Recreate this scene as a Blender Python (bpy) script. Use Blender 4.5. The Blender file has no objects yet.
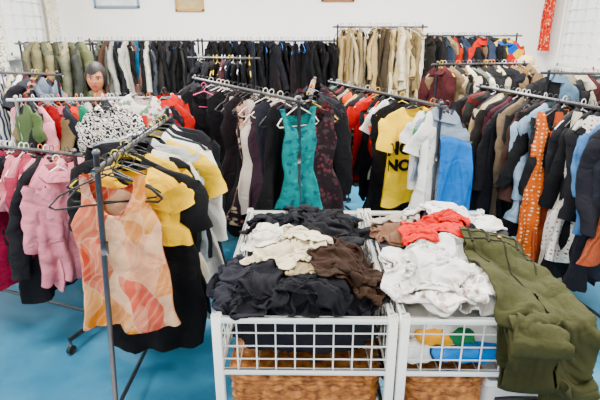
import bpy, math, random
import numpy as np
from mathutils import Vector, Matrix, noise
from mathutils.bvhtree import BVHTree
pi=math.pi
SC=bpy.context.scene
def lin(h,sat=1.2):
    h=h.lstrip('#')
    if len(h)==3: h=''.join(c*2 for c in h)
    o=[]
    for i in (0,2,4):
        c=int(h[i:i+2],16)/255
        o.append(c/12.92 if c<=.04045 else ((c+.055)/1.055)**2.4)
    m=sum(o)/3
    o=[max(0,min(1,m+(c-m)*sat)) for c in o]
    return (o[0],o[1],o[2],1)
MC={}
def base_mat(name,col,rough=.8,metal=0,spec=.3):
    m=bpy.data.materials.new(name); m.use_nodes=True
    b=m.node_tree.nodes['Principled BSDF']
    b.inputs['Base Color'].default_value=col
    b.inputs['Roughness'].default_value=rough
    b.inputs['Metallic'].default_value=metal
    b.inputs['Specular IOR Level'].default_value=spec
    return m,m.node_tree,b
def mixn(nt,f,a,b,mode='MIX'):
    n=nt.nodes.new('ShaderNodeMixRGB'); n.blend_type=mode
    for i,v in ((0,f),(1,a),(2,b)):
        if hasattr(v,'is_output'): nt.links.new(v,n.inputs[i])
        else: n.inputs[i].default_value=v
    return n.outputs[0]
def ramp(nt,src,stops,const=False):
    n=nt.nodes.new('ShaderNodeValToRGB')
    if const: n.color_ramp.interpolation='CONSTANT'
    e=n.color_ramp.elements
    while len(e)<len(stops): e.new(.5)
    for i,(p,c) in enumerate(stops):
        e[i].position=p; e[i].color=c
    nt.links.new(src,n.inputs[0]); return n.outputs[0]
def thr(nt,src,t,w=.03):
    return ramp(nt,src,[(max(0,t-w),(0,0,0,1)),(min(1,t+w),(1,1,1,1))])
def fab(spec):
    if spec in MC: return MC[spec]
    p=spec.split(':')
    if len(p)==1: p=['plain',p[0]]
    kind=p[0]; cols=[lin(c) for c in p[1:]]
    m,nt,b=base_mat('fabric_'+kind+'_'+p[1].strip('#'),cols[0],.85,0,.12)
    if kind=='satin': b.inputs['Roughness'].default_value=.45; b.inputs['Specular IOR Level'].default_value=.4
    tc=nt.nodes.new('ShaderNodeTexCoord'); uv=tc.outputs['UV']
    def tex(t,scale,**k):
        n=nt.nodes.new(t); n.inputs['Scale'].default_value=scale
        nt.links.new(uv,n.inputs['Vector'])
        for a,v in k.items():
            if a in ('bands_direction','feature','wave_type'): setattr(n,a,v)
            else: n.inputs[a].default_value=v
        return n
    c=None; A=cols[0]; B=cols[1] if len(cols)>1 else A; C=cols[2] if len(cols)>2 else B
    if kind=='floral':
        v=tex('ShaderNodeTexVoronoi',28); n=tex('ShaderNodeTexNoise',18,Detail=3)
        f=thr(nt,v.outputs['Distance'],.36,.05)
        c=mixn(nt,f,mixn(nt,v.outputs['Color'],B,C),A)
        c=mixn(nt,thr(nt,n.outputs[0],.6,.02),c,C)
    elif kind=='dots':
        v=tex('ShaderNodeTexVoronoi',38,Randomness=.25)
        c=mixn(nt,thr(nt,v.outputs['Distance'],.24,.04),B,A)
    elif kind=='stripe':
        w=tex('ShaderNodeTexWave',9,bands_direction='X')
        c=mixn(nt,thr(nt,w.outputs['Fac'],.5,.06),A,B)
    elif kind=='zebra':
        w=tex('ShaderNodeTexWave',17,bands_direction='DIAGONAL',Distortion=12,Detail=3)
        w.inputs['Detail Scale'].default_value=2.2
        c=mixn(nt,thr(nt,w.outputs['Fac'],.5,.06),A,B)
    elif kind=='plaid':
        w=tex('ShaderNodeTexWave',6,bands_direction='X'); w2=tex('ShaderNodeTexWave',6,bands_direction='Y')
        c=mixn(nt,thr(nt,w.outputs['Fac'],.55,.05),A,B)
        c=mixn(nt,mixn(nt,.5,(0,0,0,1),thr(nt,w2.outputs['Fac'],.55,.05)),c,C)
    elif kind=='geo':
        d=tex('ShaderNodeTexNoise',5,Detail=1)
        def layer(sc,rot,off,stops,edge):
            mp=nt.nodes.new('ShaderNodeMapping'); mp.inputs['Scale'].default_value=sc; mp.inputs['Rotation'].default_value=(0,0,rot); mp.inputs['Location'].default_value=off
            nt.links.new(mixn(nt,.12,uv,d.outputs['Color'],'ADD'),mp.inputs[0])
            v=nt.nodes.new('ShaderNodeTexVoronoi'); v.voronoi_dimensions='2D'; v.inputs['Scale'].default_value=13; nt.links.new(mp.outputs[0],v.inputs['Vector'])
            sp=nt.nodes.new('ShaderNodeSeparateColor'); nt.links.new(v.outputs['Color'],sp.inputs[0])
            cc=ramp(nt,sp.outputs[0],stops,True)
            e=nt.nodes.new('ShaderNodeTexVoronoi'); e.voronoi_dimensions='2D'; e.feature='DISTANCE_TO_EDGE'; e.inputs['Scale'].default_value=13; nt.links.new(mp.outputs[0],e.inputs['Vector'])
            return cc,thr(nt,e.outputs['Distance'],edge,.012),mp
        c1,e1,mp=layer((1,.55,1),.8,(0,0,0),[(0,lin('#d89a64')),(.16,lin('#bf4a3e')),(.34,lin('#e6b08e')),(.48,lin('#cc6456')),(.62,lin('#d08c30')),(.76,lin('#8c4644')),(.88,lin('#ecc6a4'))],.02)
        c2,e2,_=layer((.9,.6,1),-.7,(3,1,0),[(0,lin('#f0ceac')),(.3,lin('#d4705c')),(.6,lin('#e3b48e')),(.8,lin('#c65a40'))],.015)
        c=mixn(nt,.25,c1,c2)
        w=nt.nodes.new('ShaderNodeTexWave'); w.inputs['Scale'].default_value=12; w.inputs['Distortion'].default_value=2; nt.links.new(mp.outputs[0],w.inputs['Vector'])
        c=mixn(nt,mixn(nt,.2,(0,0,0,1),thr(nt,w.outputs['Fac'],.75,.1)),c,lin('#f0d0b0'))
        c=mixn(nt,mixn(nt,.6,e1,(1,1,1,1)),lin('#efd2b2'),c)
    elif kind=='bold':
        v=tex('ShaderNodeTexVoronoi',9)
        sp=nt.nodes.new('ShaderNodeSeparateColor'); nt.links.new(v.outputs['Color'],sp.inputs[0])
        c=ramp(nt,sp.outputs[0],[(0,A),(.35,B),(.68,C)],True)
    n=tex('ShaderNodeTexNoise',7,Detail=4)
    sh=ramp(nt,n.outputs[0],[(.3,(.78,.78,.78,1)),(.7,(1,1,1,1))])
    c=mixn(nt,1.0,c if c else A,sh,'MULTIPLY')
    nt.links.new(c,b.inputs['Base Color'])
    bp=nt.nodes.new('ShaderNodeBump'); bp.inputs['Strength'].default_value=.8; bp.inputs['Distance'].default_value=.02
    n2=tex('ShaderNodeTexNoise',13,Detail=5,Distortion=.8)
    nt.links.new(n2.outputs[0],bp.inputs['Height']); nt.links.new(bp.outputs[0],b.inputs['Normal'])
    MC[spec]=m; return m
def paint(name,hexc,rough=.5,metal=0,nscale=6,var=.9,bump=.1):
    if name in MC: return MC[name]
    c=lin(hexc); m,nt,b=base_mat(name,c,rough,metal,.4)
    tc=nt.nodes.new('ShaderNodeTexCoord')
    n=nt.nodes.new('ShaderNodeTexNoise'); n.inputs['Scale'].default_value=nscale; n.inputs['Detail'].default_value=5
    nt.links.new(tc.outputs['Object'],n.inputs['Vector'])
    s=ramp(nt,n.outputs[0],[(.35,(var,var,var,1)),(.65,(1,1,1,1))])
    nt.links.new(mixn(nt,1,c,s,'MULTIPLY'),b.inputs['Base Color'])
    bp=nt.nodes.new('ShaderNodeBump'); bp.inputs['Strength'].default_value=bump; bp.inputs['Distance'].default_value=.005
    nt.links.new(n.outputs[0],bp.inputs['Height']); nt.links.new(bp.outputs[0],b.inputs['Normal'])
    MC[name]=m; return m
def ridge(p):
    n=noise.noise(p); return (1-min(1,abs(n)*2.2))**1.6

class MB:
    def __init__(s): s.v=[];s.f=[];s.mi=[];s.uv=[];s.mats=[]
    def m(s,mat):
        if isinstance(mat,str): mat=fab(mat)
        if mat not in s.mats: s.mats.append(mat)
        return s.mats.index(mat)
    def face(s,f,mi): s.f.append(f); s.mi.append(mi)
    def rings(s,rings,mi,uvs=None,cap0=False,cap1=False,closed=True):
        b=len(s.v); M=len(rings[0])
        for i,r in enumerate(rings):
            for j,p in enumerate(r):
                s.v.append(tuple(p)); s.uv.append(uvs[i][j] if uvs else (p[0]+p[1]*.7,p[2]))
        for i in range(len(rings)-1):
            for j in range(M if closed else M-1):
                k=(j+1)%M
                s.face((b+i*M+j,b+i*M+k,b+(i+1)*M+k,b+(i+1)*M+j),mi)
        if cap0: s.face(tuple(b+j for j in range(M)),mi)
        if cap1: s.face(tuple(b+(len(rings)-1)*M+j for j in reversed(range(M))),mi)
    def tube(s,pts,r,mi,n=8,cap=True):
        pts=[Vector(p) for p in pts]; rg=[]
        up=None
        for i,p in enumerate(pts):
            d=(pts[min(i+1,len(pts)-1)]-pts[max(i-1,0)]).normalized()
            if up is None: up=Vector((0,0,1)) if abs(d.z)<.9 else Vector((1,0,0))
            a=d.cross(up)
            if a.length<1e-4: a=d.cross(Vector((.3,1,.2)))
            a.normalize(); b=a.cross(d).normalized(); up=b
            rr=r[i] if isinstance(r,(list,tuple)) else r
            rg.append([p+(a*math.cos(2*pi*k/n)+b*math.sin(2*pi*k/n))*rr for k in range(n)])
        s.rings(rg,mi,None,cap,cap)
    def box(s,c,h,mi,bev=0.0):
        x,y,z=c; a,b,d=h; r=min(bev,a,b)
        rg=[]
        zs=[(-d,r),(-d+r,0),(d-r,0),(d,r)] if r>0 else [(-d,0),(d,0)]
        for zz,ins in zs:
            ring=[]
            A=a-ins;B=b-ins
            if r>0:
                for sx,sy,a0 in ((1,1,0),(-1,1,pi/2),(-1,-1,pi),(1,-1,1.5*pi)):
                    for k in range(3):
                        t=a0+k*pi/4; ring.append((x+sx*(A-r)+r*math.cos(t),y+sy*(B-r)+r*math.sin(t),z+zz))
            else: ring=[(x+A,y+B,z+zz),(x-A,y+B,z+zz),(x-A,y-B,z+zz),(x+A,y-B,z+zz)]
            rg.append(ring)
        s.rings(rg,mi,None,True,True)
    def ell(s,c,r,mi,n=16,m=10):
        rg=[]
        for i in range(m+1):
            t=pi*i/m; q=max(math.sin(t),.01)
            rg.append([(c[0]+r[0]*q*math.cos(2*pi*k/n),c[1]+r[1]*q*math.sin(2*pi*k/n),c[2]+r[2]*math.cos(t)) for k in range(n)])
        s.rings(rg,mi,None,True,True)
    def build(s,name,parent=None,smooth=True):
        me=bpy.data.meshes.new(name)
        me.from_pydata(s.v,[],s.f)
        for m in s.mats: me.materials.append(m)
        me.polygons.foreach_set('material_index',s.mi)
        me.polygons.foreach_set('use_smooth',[smooth]*len(s.f))
        ul=me.uv_layers.new(name='UVMap')
        ul.data.foreach_set('uv',[c for l in me.loops for c in s.uv[l.vertex_index]])
        me.update()
        o=bpy.data.objects.new(name,me); SC.collection.objects.link(o)
        if parent: o.parent=parent
        return o
def empty(name):
    o=bpy.data.objects.new(name,None); o.empty_display_size=.1; SC.collection.objects.link(o); return o

CHROME=paint('brushed_chrome','#5f5f62',.35,.75,30,.85,.02)
WHITEP=paint('white_powder_coat','#f2f1ec',.4,0,12,.93,.05)
RUBBER=paint('black_rubber','#1b1b1c',.6)
# ------------------------------------------------------------ garments
def hanger(mb,P,yaw,col,w=.2,drop=.055,rr=.003,roll=0):
    mi=mb.m(paint('hanger_'+col.strip('#'),col,.35))
    X=Vector((math.cos(yaw),math.sin(yaw),roll))
    T=lambda x,z: P+X*x+Vector((0,0,z))
    hook=[T(.018*math.sin(a),.0+.018*math.cos(a)-.004) for a in [-1.9+i*.55 for i in range(8)]]
    hook+=[T(.0,-.035),T(0,-drop+.005)]
    mb.tube(hook,rr*.8,mi,5)
    mb.tube([T(-w,-drop-.09),T(-w*.8,-drop-.055),T(0,-drop+.01),T(w*.8,-drop-.055),T(w,-drop-.09),T(w*.9,-drop-.105),T(-w*.9,-drop-.105),T(-w,-drop-.09)],rr*1.3,mi,6)
def interp(prof,z):
    for i in range(len(prof)-1):
        z0,a0=prof[i];z1,a1=prof[i+1]
        if z<=z0 and z>=z1:
            t=(z0-z)/(z0-z1+1e-9); return a0+(a1-a0)*t
    return prof[-1][1]
def garment(mb,P,yaw,kind,fb,L=.7,W=.2,th=.026,amp=.012,seed=0,M=36,hc='#222222',sl=None,lean=0,hang=True,roll=None,crease=1.0):
    r=random.Random(seed*7+3)
    hero=roll is not None
    if roll is None: roll=r.gauss(0,.09)
    shx=0 if hero else r.gauss(0,.06)
    P=Vector(P); mi=mb.m(fb)
    X=Vector((math.cos(yaw),math.sin(yaw),roll)); Y=Vector((-math.sin(yaw),math.cos(yaw),0))
    if hang: hanger(mb,P,yaw,hc,min(W*1.0,.2),roll=roll)
    O=P+Vector((0,0,-.055))+X*r.gauss(0,.01)
    na,sc,bk=.07,.07,.02
    if kind in('shirt','long','jacket'):
        dr=r.uniform(.07,.1)
        prof=[(0,.078),(-.012,.1),(-.045,W*.82),(-dr,W*.98),(-.13,W*.97),(-.24,W*r.uniform(.78,.92)),(-L*.6,W*r.uniform(.78,.98)),(-L,W*r.uniform(.8,1.2))]
    elif kind=='tank':
        na,sc,bk=.085,.15,.06
        prof=[(0,.122),(-.03,.125),(-.07,.118),(-.12,.122),(-.16,.145),(-.2,W*.93),(-.3,W*.93),(-L,W*1.12)]
    elif kind=='dress':
        na,sc,bk=.08,.12,.05
        prof=[(0,.11 if W<.15 else .12),(-.05,W*.82),(-.14,W*.78),(-.2,W*.86),(-.38,W*.74),(-.55,W*.92),(-L,W*r.uniform(1.0,1.3))]
    else:
        sc=0;bk=0; prof=[(-.085,W*.62),(-.1,W*.64),(-.4,W*.6),(-L,W*.55)]
    z0=prof[0][0]
    zs=[p[0] for p in prof if p[0]>-.22]
    zz=zs[-1]
    n=max(6,int((L+zz)/(.045 if M<50 else .022)))
    zs+=[zz+(-L-zz)*(i+1)/n for i in range(n)]
    k1=r.uniform(1.2,2.4);k2=r.uniform(2.8,4.4);p1=r.uniform(0,6);p2=r.uniform(0,6);p3=r.uniform(0,6)
    uo=r.uniform(0,5);vo=r.uniform(0,5); of=Vector((r.uniform(0,40),r.uniform(0,40),0)); sk=r.uniform(-.8,.8); hs_=r.uniform(-.16,.16)
    def disp(x,z):
        t=min(1,max(0,(-z-.03)/(L)))
        g=(.15+.85*t)
        xx=x+sk*.12*z*(1-t)
        cr=ridge(Vector((xx*9,z*1.7+x*sk,0))+of)-.4
        cr2=ridge(Vector(((x+z*.6)*7,(z-x*.5)*6,3))+of)-.4
        cr3=ridge(Vector(((x-z*.5)*13,(z+x*.7)*9,7))+of)-.4
        return amp*g*(math.sin(k1*pi*xx/W+p1+z*1.5)+.5*math.sin(k2*pi*xx/W+p2-z*2)+1.5*cr*crease)+(.014*cr2+.006*cr3)*crease*(.4+.6*t)+lean*z
    rings=[];uvs=[]
    for z in zs:
        a=interp(prof,z)
        b=th*(.75 if z>-.06 else 1)*(1+.25*(-z)/L)
        if kind=='pants' and z>-.09: b=.005
        a*=1+.04*math.sin(z*9+p3)+.025*math.sin(z*23+p1)
        sh=.03*noise.noise(Vector((z*4,0,1))+of)*min(1,-z*4)+shx*z
        ring=[];u=[]
        for j in range(M):
            f=2*pi*j/M; x=a*math.cos(f); s=math.sin(f)
            y=b*(abs(s)**.8)*(1 if s>0 else -1)
            z2=z
            if sc and abs(x)<na:
                q=(sc if s<0 else bk)*math.sqrt(max(0,1-(x/na)**2))
                z2=min(z,-q)
            if z<-.25: z2=z+((-z-.25)/(L))*(.025*math.sin(k1*pi*x/W+p3)+hs_*x)
            ring.append(O+X*(x+sh)+Y*(y+disp(x,z2))+Vector((0,0,z2)))
            u.append((x+(0 if s<0 else .7)+uo,z2+vo))
        rings.append(ring);uvs.append(u)
    mb.rings(rings,mi,uvs)
    slen={'shirt':.2,'long':.5,'jacket':.56}.get(kind,0) if sl is None else sl
    if slen:
        for sd in(-1,1):
            an=r.uniform(-.02,.22) if slen>.3 else r.uniform(.1,.5)
            rg=[];us=[]
            nn=14 if slen>.3 else 7
            w0=.072 if kind!='jacket' else .085
            bend=r.uniform(-.35,.2); fy=r.uniform(-.07,.07)
            for i in range(nn):
                t=i/(nn-1); d=slen*t
                cx=sd*(W-.045+math.sin(an)*d+bend*d*d*.6); cz=-.085-math.cos(an)*d
                aa=w0*(1-.35*t if slen>.3 else 1-.1*t)*(1+.1*math.sin(i*1.7+p1)); bb=th*1.05
                if t==0: aa*=.8
                ring=[];u=[]
                for j in range(16):
                    f=2*pi*j/16; lx=aa*math.cos(f)
                    x=cx+lx*math.cos(an)+shx*cz; zq=cz+lx*math.sin(an)*sd
                    y=bb*math.sin(f)+disp(cx,-.1)+amp*.7*math.sin(t*5+p2)+fy*t+.016*(ridge(Vector((lx*14,d*8,6))+of)-.4)*crease
                    ring.append(O+X*x+Y*y+Vector((0,0,zq))); u.append((x+uo,zq+vo))
                rg.append(ring);us.append(u)
            mb.rings(rg,mi,us)
    if kind in('jacket','long') :
        rg=[]
        for (a,z,b) in((.06,.02,.03),(.085,-.005,.045),(.1,-.03,.055)):
            rg.append([O+X*(a*math.cos(2*pi*j/16))+Y*(b*math.sin(2*pi*j/16)+disp(0,0))+Vector((0,0,z-(.03 if math.sin(2*pi*j/16)<-.5 else 0))) for j in range(16)])
        mb.rings(rg,mi)
        for k in range(4):
            z=-.14-k*.1
            if -z<L: mb.ell(O+X*(shx*z)+Y*(-th*1.15+disp(0,z))+Vector((0,0,z)),(.005,.005,.005),mb.m(paint('shirt_button','#8a857a',.3)),6,4)
def rack(name,p1,p2,z,base=.45,col=None,lean=(0,0,0,0),ext=.06,up_ext=0,rr=.011):
    mb=MB(); c=mb.m(col or CHROME); rb=mb.m(RUBBER)
    a=Vector((p1[0],p1[1],0));b=Vector((p2[0],p2[1],0)); d=(b-a).normalized(); n=Vector((-d.y,d.x,0))
    up=Vector((0,0,z))
    mb.tube([a-d*ext+up,b+d*ext+up],rr,c,10)
    for i,(q,l) in enumerate(((a,lean[:2]),(b,lean[2:]))):
        f=q+Vector((l[0],l[1],0))
        top=q+up+Vector((0,0,.02+up_ext))
        mb.tube([f+Vector((0,0,.09)),top],rr,c,10)
        mb.tube([q+up*.72+(f-q)*.28,q+up*.76+(f-q)*.24],rr+.004,c,10)
        mb.ell(top,(.015,.015,.013),c,10,6)
        mb.tube([f-n*base*.5+Vector((0,0,.09)),f+n*base*.5+Vector((0,0,.09))],.0125,c,8)
        for s in(-1,1):
            w=f+n*s*base*.5
            mb.tube([w+Vector((0,0,.095)),w+Vector((0,0,.05))],.008,c,6)
            mb.tube([w+d*-.011+Vector((0,0,.026)),w+d*.011+Vector((0,0,.026))],.026,rb,14)
    mb.tube([a+Vector((lean[0],lean[1],.12)),b+Vector((lean[2],lean[3],.12))],.01,c,8)
    return mb.build(name)
HC=('#222222','#e8e8e8','#222222','#d8702c','#a8a8ac','#d8b430','#222222')
def row(p1,p2,z,items,yawo=0,jit=.12,seed=0,name='hanging_clothes',hcs=HC,th=.026,amp=.012,t0=.02,t1=.98,Lj=.18,M=38):
    r=random.Random(seed); mb=MB()
    a=Vector((p1[0],p1[1],z));b=Vector((p2[0],p2[1],z)); d=b-a
    yaw=math.atan2(d.y,d.x)-pi/2
    if math.cos(yaw)<0: yaw+=pi
    n=len(items)
    for i,it in enumerate(items):
        fb,kind,L=it[:3]; W=it[3] if len(it)>3 else r.uniform(.155,.235)
        t=t0+(t1-t0)*(i+.5+r.uniform(-.3,.3))/n
        garment(mb,a+d*t+Vector((0,0,.012)),yaw+yawo+r.gauss(0,jit),kind,fb,L*(1+r.uniform(-Lj,Lj)),W,th*r.uniform(.8,1.4),amp*r.uniform(.8,1.8),seed*100+i,M,r.choice(hcs))
    return mb.build(name)
def cyc(cols,n,kinds,Ls,seed):
    r=random.Random(seed); out=[]
    for i in range(n):
        k=r.choice(kinds); out.append((cols[i%len(cols)] if len(cols)<=n and i<len(cols) else r.choice(cols),k,r.choice(Ls)))
    return out

# ------------------------------------------------------------ room
XL,XR,YB,YF,ZC=-3.2,3.15,6.6,-1.0,3.0
wall=paint('wall_plaster','#fbfaf6',.8,0,3,.97,.05)
mb=MB()
m,nt,b=base_mat('blue_floor_paint',lin('#2c7ba4'),.45,0,.4)
tc=nt.nodes.new('ShaderNodeTexCoord'); n1=nt.nodes.new('ShaderNodeTexNoise'); n1.inputs['Scale'].default_value=2.2; n1.inputs['Detail'].default_value=8; n1.inputs['Roughness'].default_value=.7
nt.links.new(tc.outputs['Object'],n1.inputs['Vector'])
nt.links.new(ramp(nt,n1.outputs[0],[(.3,lin('#1f6284',1.0)),(.55,lin('#2d7698',1.0)),(.75,lin('#5590a6',1.0))]),b.inputs['Base Color'])
nt.links.new(ramp(nt,n1.outputs[0],[(.3,(.3,.3,.3,1)),(.7,(.6,.6,.6,1))]),b.inputs['Roughness'])
mb.box(((XL+XR)/2,(YB+YF)/2,-.05),((XR-XL)/2+.1,(YB-YF)/2+.1,.05),mb.m(m)); mb.build('floor',smooth=False)
mb=MB(); mb.box(((XL+XR)/2,YB+.05,ZC/2),((XR-XL)/2+.1,.05,ZC/2),mb.m(wall)); mb.build('wall_back',smooth=False)
mb=MB(); mb.box(((XL+XR)/2,(YB+YF)/2,ZC+.05),((XR-XL)/2+.1,(YB-YF)/2+.1,.05),mb.m(wall)); mb.build('ceiling',smooth=False)
def sidewall(nm,x,sg,y0,y1,z0,z1,wn):
    mb=MB(); w=mb.m(wall); xc=x+sg*.05
    def seg(ya,yb,za,zb): mb.box((xc,(ya+yb)/2,(za+zb)/2),(.05,(yb-ya)/2,(zb-za)/2),w)
    seg(YF,y0,0,ZC); seg(y1,YB,0,ZC); seg(y0,y1,0,z0); seg(y0,y1,z1,ZC); mb.build(nm,smooth=False)
    mb=MB(); f=mb.m(WHITEP)
    for yy in (y0+.02,(y0+y1)/2,y1-.02): mb.box((xc,yy,(z0+z1)/2),(.03,.022,(z1-z0)/2),f,.004)
    for zz in (z0+.02,z1-.02): mb.box((xc,(y0+y1)/2,zz),(.03,(y1-y0)/2,.02),f,.004)
    n=int((z1-z0)/.13)
    for k in range(1,n): mb.box((xc,(y0+y1)/2,z0+(z1-z0)*k/n),(.012,(y1-y0)/2,.009),f,.002)
    for k in range(1,8):
        if k!=4: mb.box((xc,y0+(y1-y0)*k/8,(z0+z1)/2),(.012,.008,(z1-z0)/2),f,.002)
    g,nt,b=base_mat('window_glass_'+nm,lin('#f6faf8'),.08,0,.5); b.inputs['Transmission Weight'].default_value=1
    mb.box((xc+sg*.02,(y0+y1)/2,(z0+z1)/2),(.003,(y1-y0)/2-.02,(z1-z0)/2-.02),mb.m(g))
    mb.build(wn,smooth=False)
    mb=MB(); t=mb.m(WHITEP)
    mb.box((x-sg*.03,(y0+y1)/2,z0-.02),(.05,(y1-y0)/2+.06,.02),t,.004); mb.build('trim_sill_'+wn[-1],smooth=False)
sidewall('wall_left',XL,-1,4.6,6.3,1.45,2.6,'window_1')
sidewall('wall_right',XR,1,4.7,6.35,1.3,2.6,'window_2')
def curtain(nm,x,y0,y1,z0,z1,fb,w=9,amp=.03):
    mb=MB(); mi=mb.m(fb); rg=[];uv=[]
    for i in range(14):
        z=z1+(z0-z1)*i/13; r=[];u=[]
        for j in range(60):
            t=j/59; y=y0+(y1-y0)*t
            r.append((x+amp*math.sin(t*w*2)*(.5+.5*i/13)+.006*math.sin(i+t*9),y,z)); u.append((t*w*.08,z))
        rg.append(r);uv.append(u)
    mb.rings(rg,mi,uv,closed=False)
    mb.tube([(x,y0-.1,z1),(x,y1+.05,z1)],.01,mb.m(CHROME),8)
    mb.build(nm)
curtain('patterned_curtain',2.99,6.28,6.5,1.48,2.65,'floral:#c8402c:#f3d9b8:#a02018')
curtain('patterned_curtain',-3.1,4.75,5.2,1.35,2.65,'floral:#efe9dc:#c9a878:#8a9a88')
curtain('patterned_curtain',-3.1,6.1,6.4,1.4,2.65,'floral:#efe9dc:#c9a878:#d8cdb8')
mb=MB(); mb.box(((XL+XR)/2,YB-.012,.06),((XR-XL)/2,.012,.06),mb.m(WHITEP)); mb.build('baseboard_back',smooth=False)
for nm,x in(('left',XL+.012),('right',XR-.012)):
    mb=MB(); mb.box((x,(YB+YF)/2,.06),(.012,(YB-YF)/2-.03,.06),mb.m(WHITEP)); mb.build('baseboard_'+nm,smooth=False)
def frame(x,w,z0,h,fc,ic):
    mb=MB(); f=mb.m(paint('frame_'+fc.strip('#'),fc,.4)); y=YB-.02
    for s in(-1,1):
        mb.box((x+s*(w/2-.015),y,z0+h/2),(.015,.018,h/2),f,.004)
        mb.box((x,y,z0+h/2+s*(h/2-.015)),(w/2,.018,.015),f,.004)
    mb.box((x,y+.008,z0+h/2),(w/2-.02,.008,h/2-.02),mb.m(paint('print_'+ic.strip('#'),ic,.6,0,9,.75)))
    mb.build('framed_picture',smooth=False)
frame(-2.42,.58,1.995,.5,'#7c94ac','#e9eef0'); frame(-1.49,.37,1.955,.42,'#b08a50','#b9a47c'); frame(.4,.42,2.07,.35,'#8a5a38','#d8c8a8')
for (x,y) in((-1.4,1.6),(1.4,1.6),(-1.4,4.3),(1.4,4.3)):
    mb=MB(); mb.box((x,y,2.965),(.62,.1,.035),mb.m(WHITEP),.01)
    em,nt,b=base_mat('tube_glow',(1,1,1,1)); b.inputs['Emission Color'].default_value=(1,.98,.94,1); b.inputs['Emission Strength'].default_value=4
    for s in(-.05,.05): mb.tube([(x-.58,y+s,2.915),(x+.58,y+s,2.915)],.014,mb.m(em),10)
    mb.build('fluorescent_light')
    l=bpy.data.lights.new('ceiling_lamp','AREA'); l.shape='RECTANGLE'; l.size=1.2; l.size_y=.5; l.energy=125 if y<3 else 265; l.color=(1,.965,.91)
    o=bpy.data.objects.new('ceiling_lamp',l); o.location=(x,y,2.88); SC.collection.objects.link(o)

# ------------------------------------------------------------ back rows
D=['#0d0d0f','#101115','#12141a','#0e0e10','#141214','#09090b','#11151e']
KH=['#a8926c','#b9a480','#94815c','#c2b290','#7f6e50','#a89678','#e0dac8','#8c7b60','#b4a07a','#564a36','#d0c4a8','#3a3228']
BH=('#222222','#222222','#c8c8c8','#2c6cc0')
rack('clothing_rack',(-2.65,6.15),(-1.32,6.15),1.6)
row((-2.6,6.15),(-1.35,6.15),1.62,[(c,k,l) for c,k,l in zip(['#5f6458','#2a2c26','#7c7a6c','#4a3830','#9a9a92','#1c1e22','#38445c','#151518','#b8b4aa','#1c1c20','#6d5048','#1f4f6c','#181818','#141417','#c8c4b8','#3b3f46','#151518','#23201e','#181819','#111113','#2a2a2e','#121214','#0e0e10','#181818','#444','#161618','#101012','#1c1c22'],['long','jacket']*14,[.7,.8,.9,.75]*8)],yawo=.35,jit=.25,seed=1,amp=.018,hcs=BH)
rack('clothing_rack',(-1.27,6.15),(.34,6.15),1.6)
row((-1.22,6.15),(.32,6.15),1.62,cyc(D+['#16161b','#101012','#1c1719','#0c0c0f'],40,['jacket','dress','long','pants'],[.9,1.05,1.2],2),yawo=.35,jit=.28,seed=2,hcs=('#222222','#222222','#222222','#2c6cc0'),amp=.02)
rack('clothing_rack',(.38,6.15),(1.4,6.15),1.76)
row((.38,6.15),(1.4,6.15),1.78,cyc(KH,34,['pants','pants','long','dress'],[.7,.95,1.15],3),yawo=.3,jit=.28,seed=3,hcs=('#e8e8e8','#8a6a48'),amp=.022)
rack('clothing_rack',(1.44,6.05),(2.5,6.05),1.66)
row((1.44,6.05),(2.2,6.05),1.67,cyc(['#1c1a18','#5a2422','#141416','#5b4a3a','#2c3444','#181818','#252a26','#8a7a60','#131315','#8c3024','#1a1a20'],24,['jacket','long','shirt'],[.75,.85,.9],4),yawo=.4,jit=.25,seed=4,amp=.018,hcs=BH)
mb=MB(); garment(mb,(2.3,5.9,1.67),.05,'jacket','bold:#d8b020:#b02a28:#1f4fa0',.75,.2,seed=44); mb.build('colour_block_jacket')
mb=MB(); garment(mb,(2.06,5.92,1.67),.5,'jacket','#a83028',.55,.17,seed=45); mb.build('red_jacket')
rack('clothing_rack',(-3.0,5.25),(-2.15,5.05),1.58)
row((-2.95,5.24),(-2.2,5.06),1.62,[(c,'jacket',.8,.23) for c in ['#6a6a66','#5d5a48','#67634c','#4f5042','#7b7458','#3a3c30','#5e6050','#8a826a','#464838','#2c2e2a','#55583f']],yawo=.75,jit=.25,seed=5,amp=.022,th=.04,hcs=BH)
rack('clothing_rack',(-2.95,4.35),(-2.0,3.95),1.36)
row((-2.95,4.35),(-2.05,3.97),1.37,[(c,k,.75) for c,k in zip(['#4c2028','#c8b8b0','#22242c','#8a3a44','#3a3e4c','#d4c8bc','#1c1c20','stripe:#d8d4cc:#34405c','#b8a890','#2c4a5c','#e0dcd4','#401c24','#2a2a30','plaid:#7a2a28:#24242c:#b0a080','#202228','#5c6470'],['shirt','long','jacket']*6)],yawo=.5,jit=.22,seed=6,amp=.018)
# left mid
rack('clothing_rack',(-1.98,3.3),(-.95,3.45),1.24,col=paint('grey_paint','#c4c6c6',.4))
row((-1.98,3.3),(-.95,3.45),1.25,[('#4c5c3c','shirt',.7),('#1c1c20','long',.7),('#dc94a0','shirt',.65),('#8b2428','shirt',.65),('#7a6a50','shirt',.6),('#d0707c','tank',.6),('#23252c','long',.7),('#d04030','shirt',.65),('stripe:#e8e4dc:#3c4c70','shirt',.65),('#1f6c50','shirt',.65),('#a9a4a0','long',.7),('#1a1a1e','shirt',.7),('floral:#f3e9e0:#d85a6c:#5a7c5a','shirt',.65),('#1c1c20','long',.7),('floral:#e8d8c8:#b03038:#304858','shirt',.6),('#dc7444','shirt',.65),('#8a8c90','long',.65),('floral:#f6efe8:#e07888:#7a4a50','shirt',.6),('#b81c28','shirt',.7),('#1c1c20','long',.7),('#c01820','long',.7),('#2a2a2e','long',.7),('#8c1c2c','shirt',.7),('#1d1d22','long',.75),('#ac1c28','long',.7)],yawo=.75,seed=7,jit=.28,amp=.022,th=.032)
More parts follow.
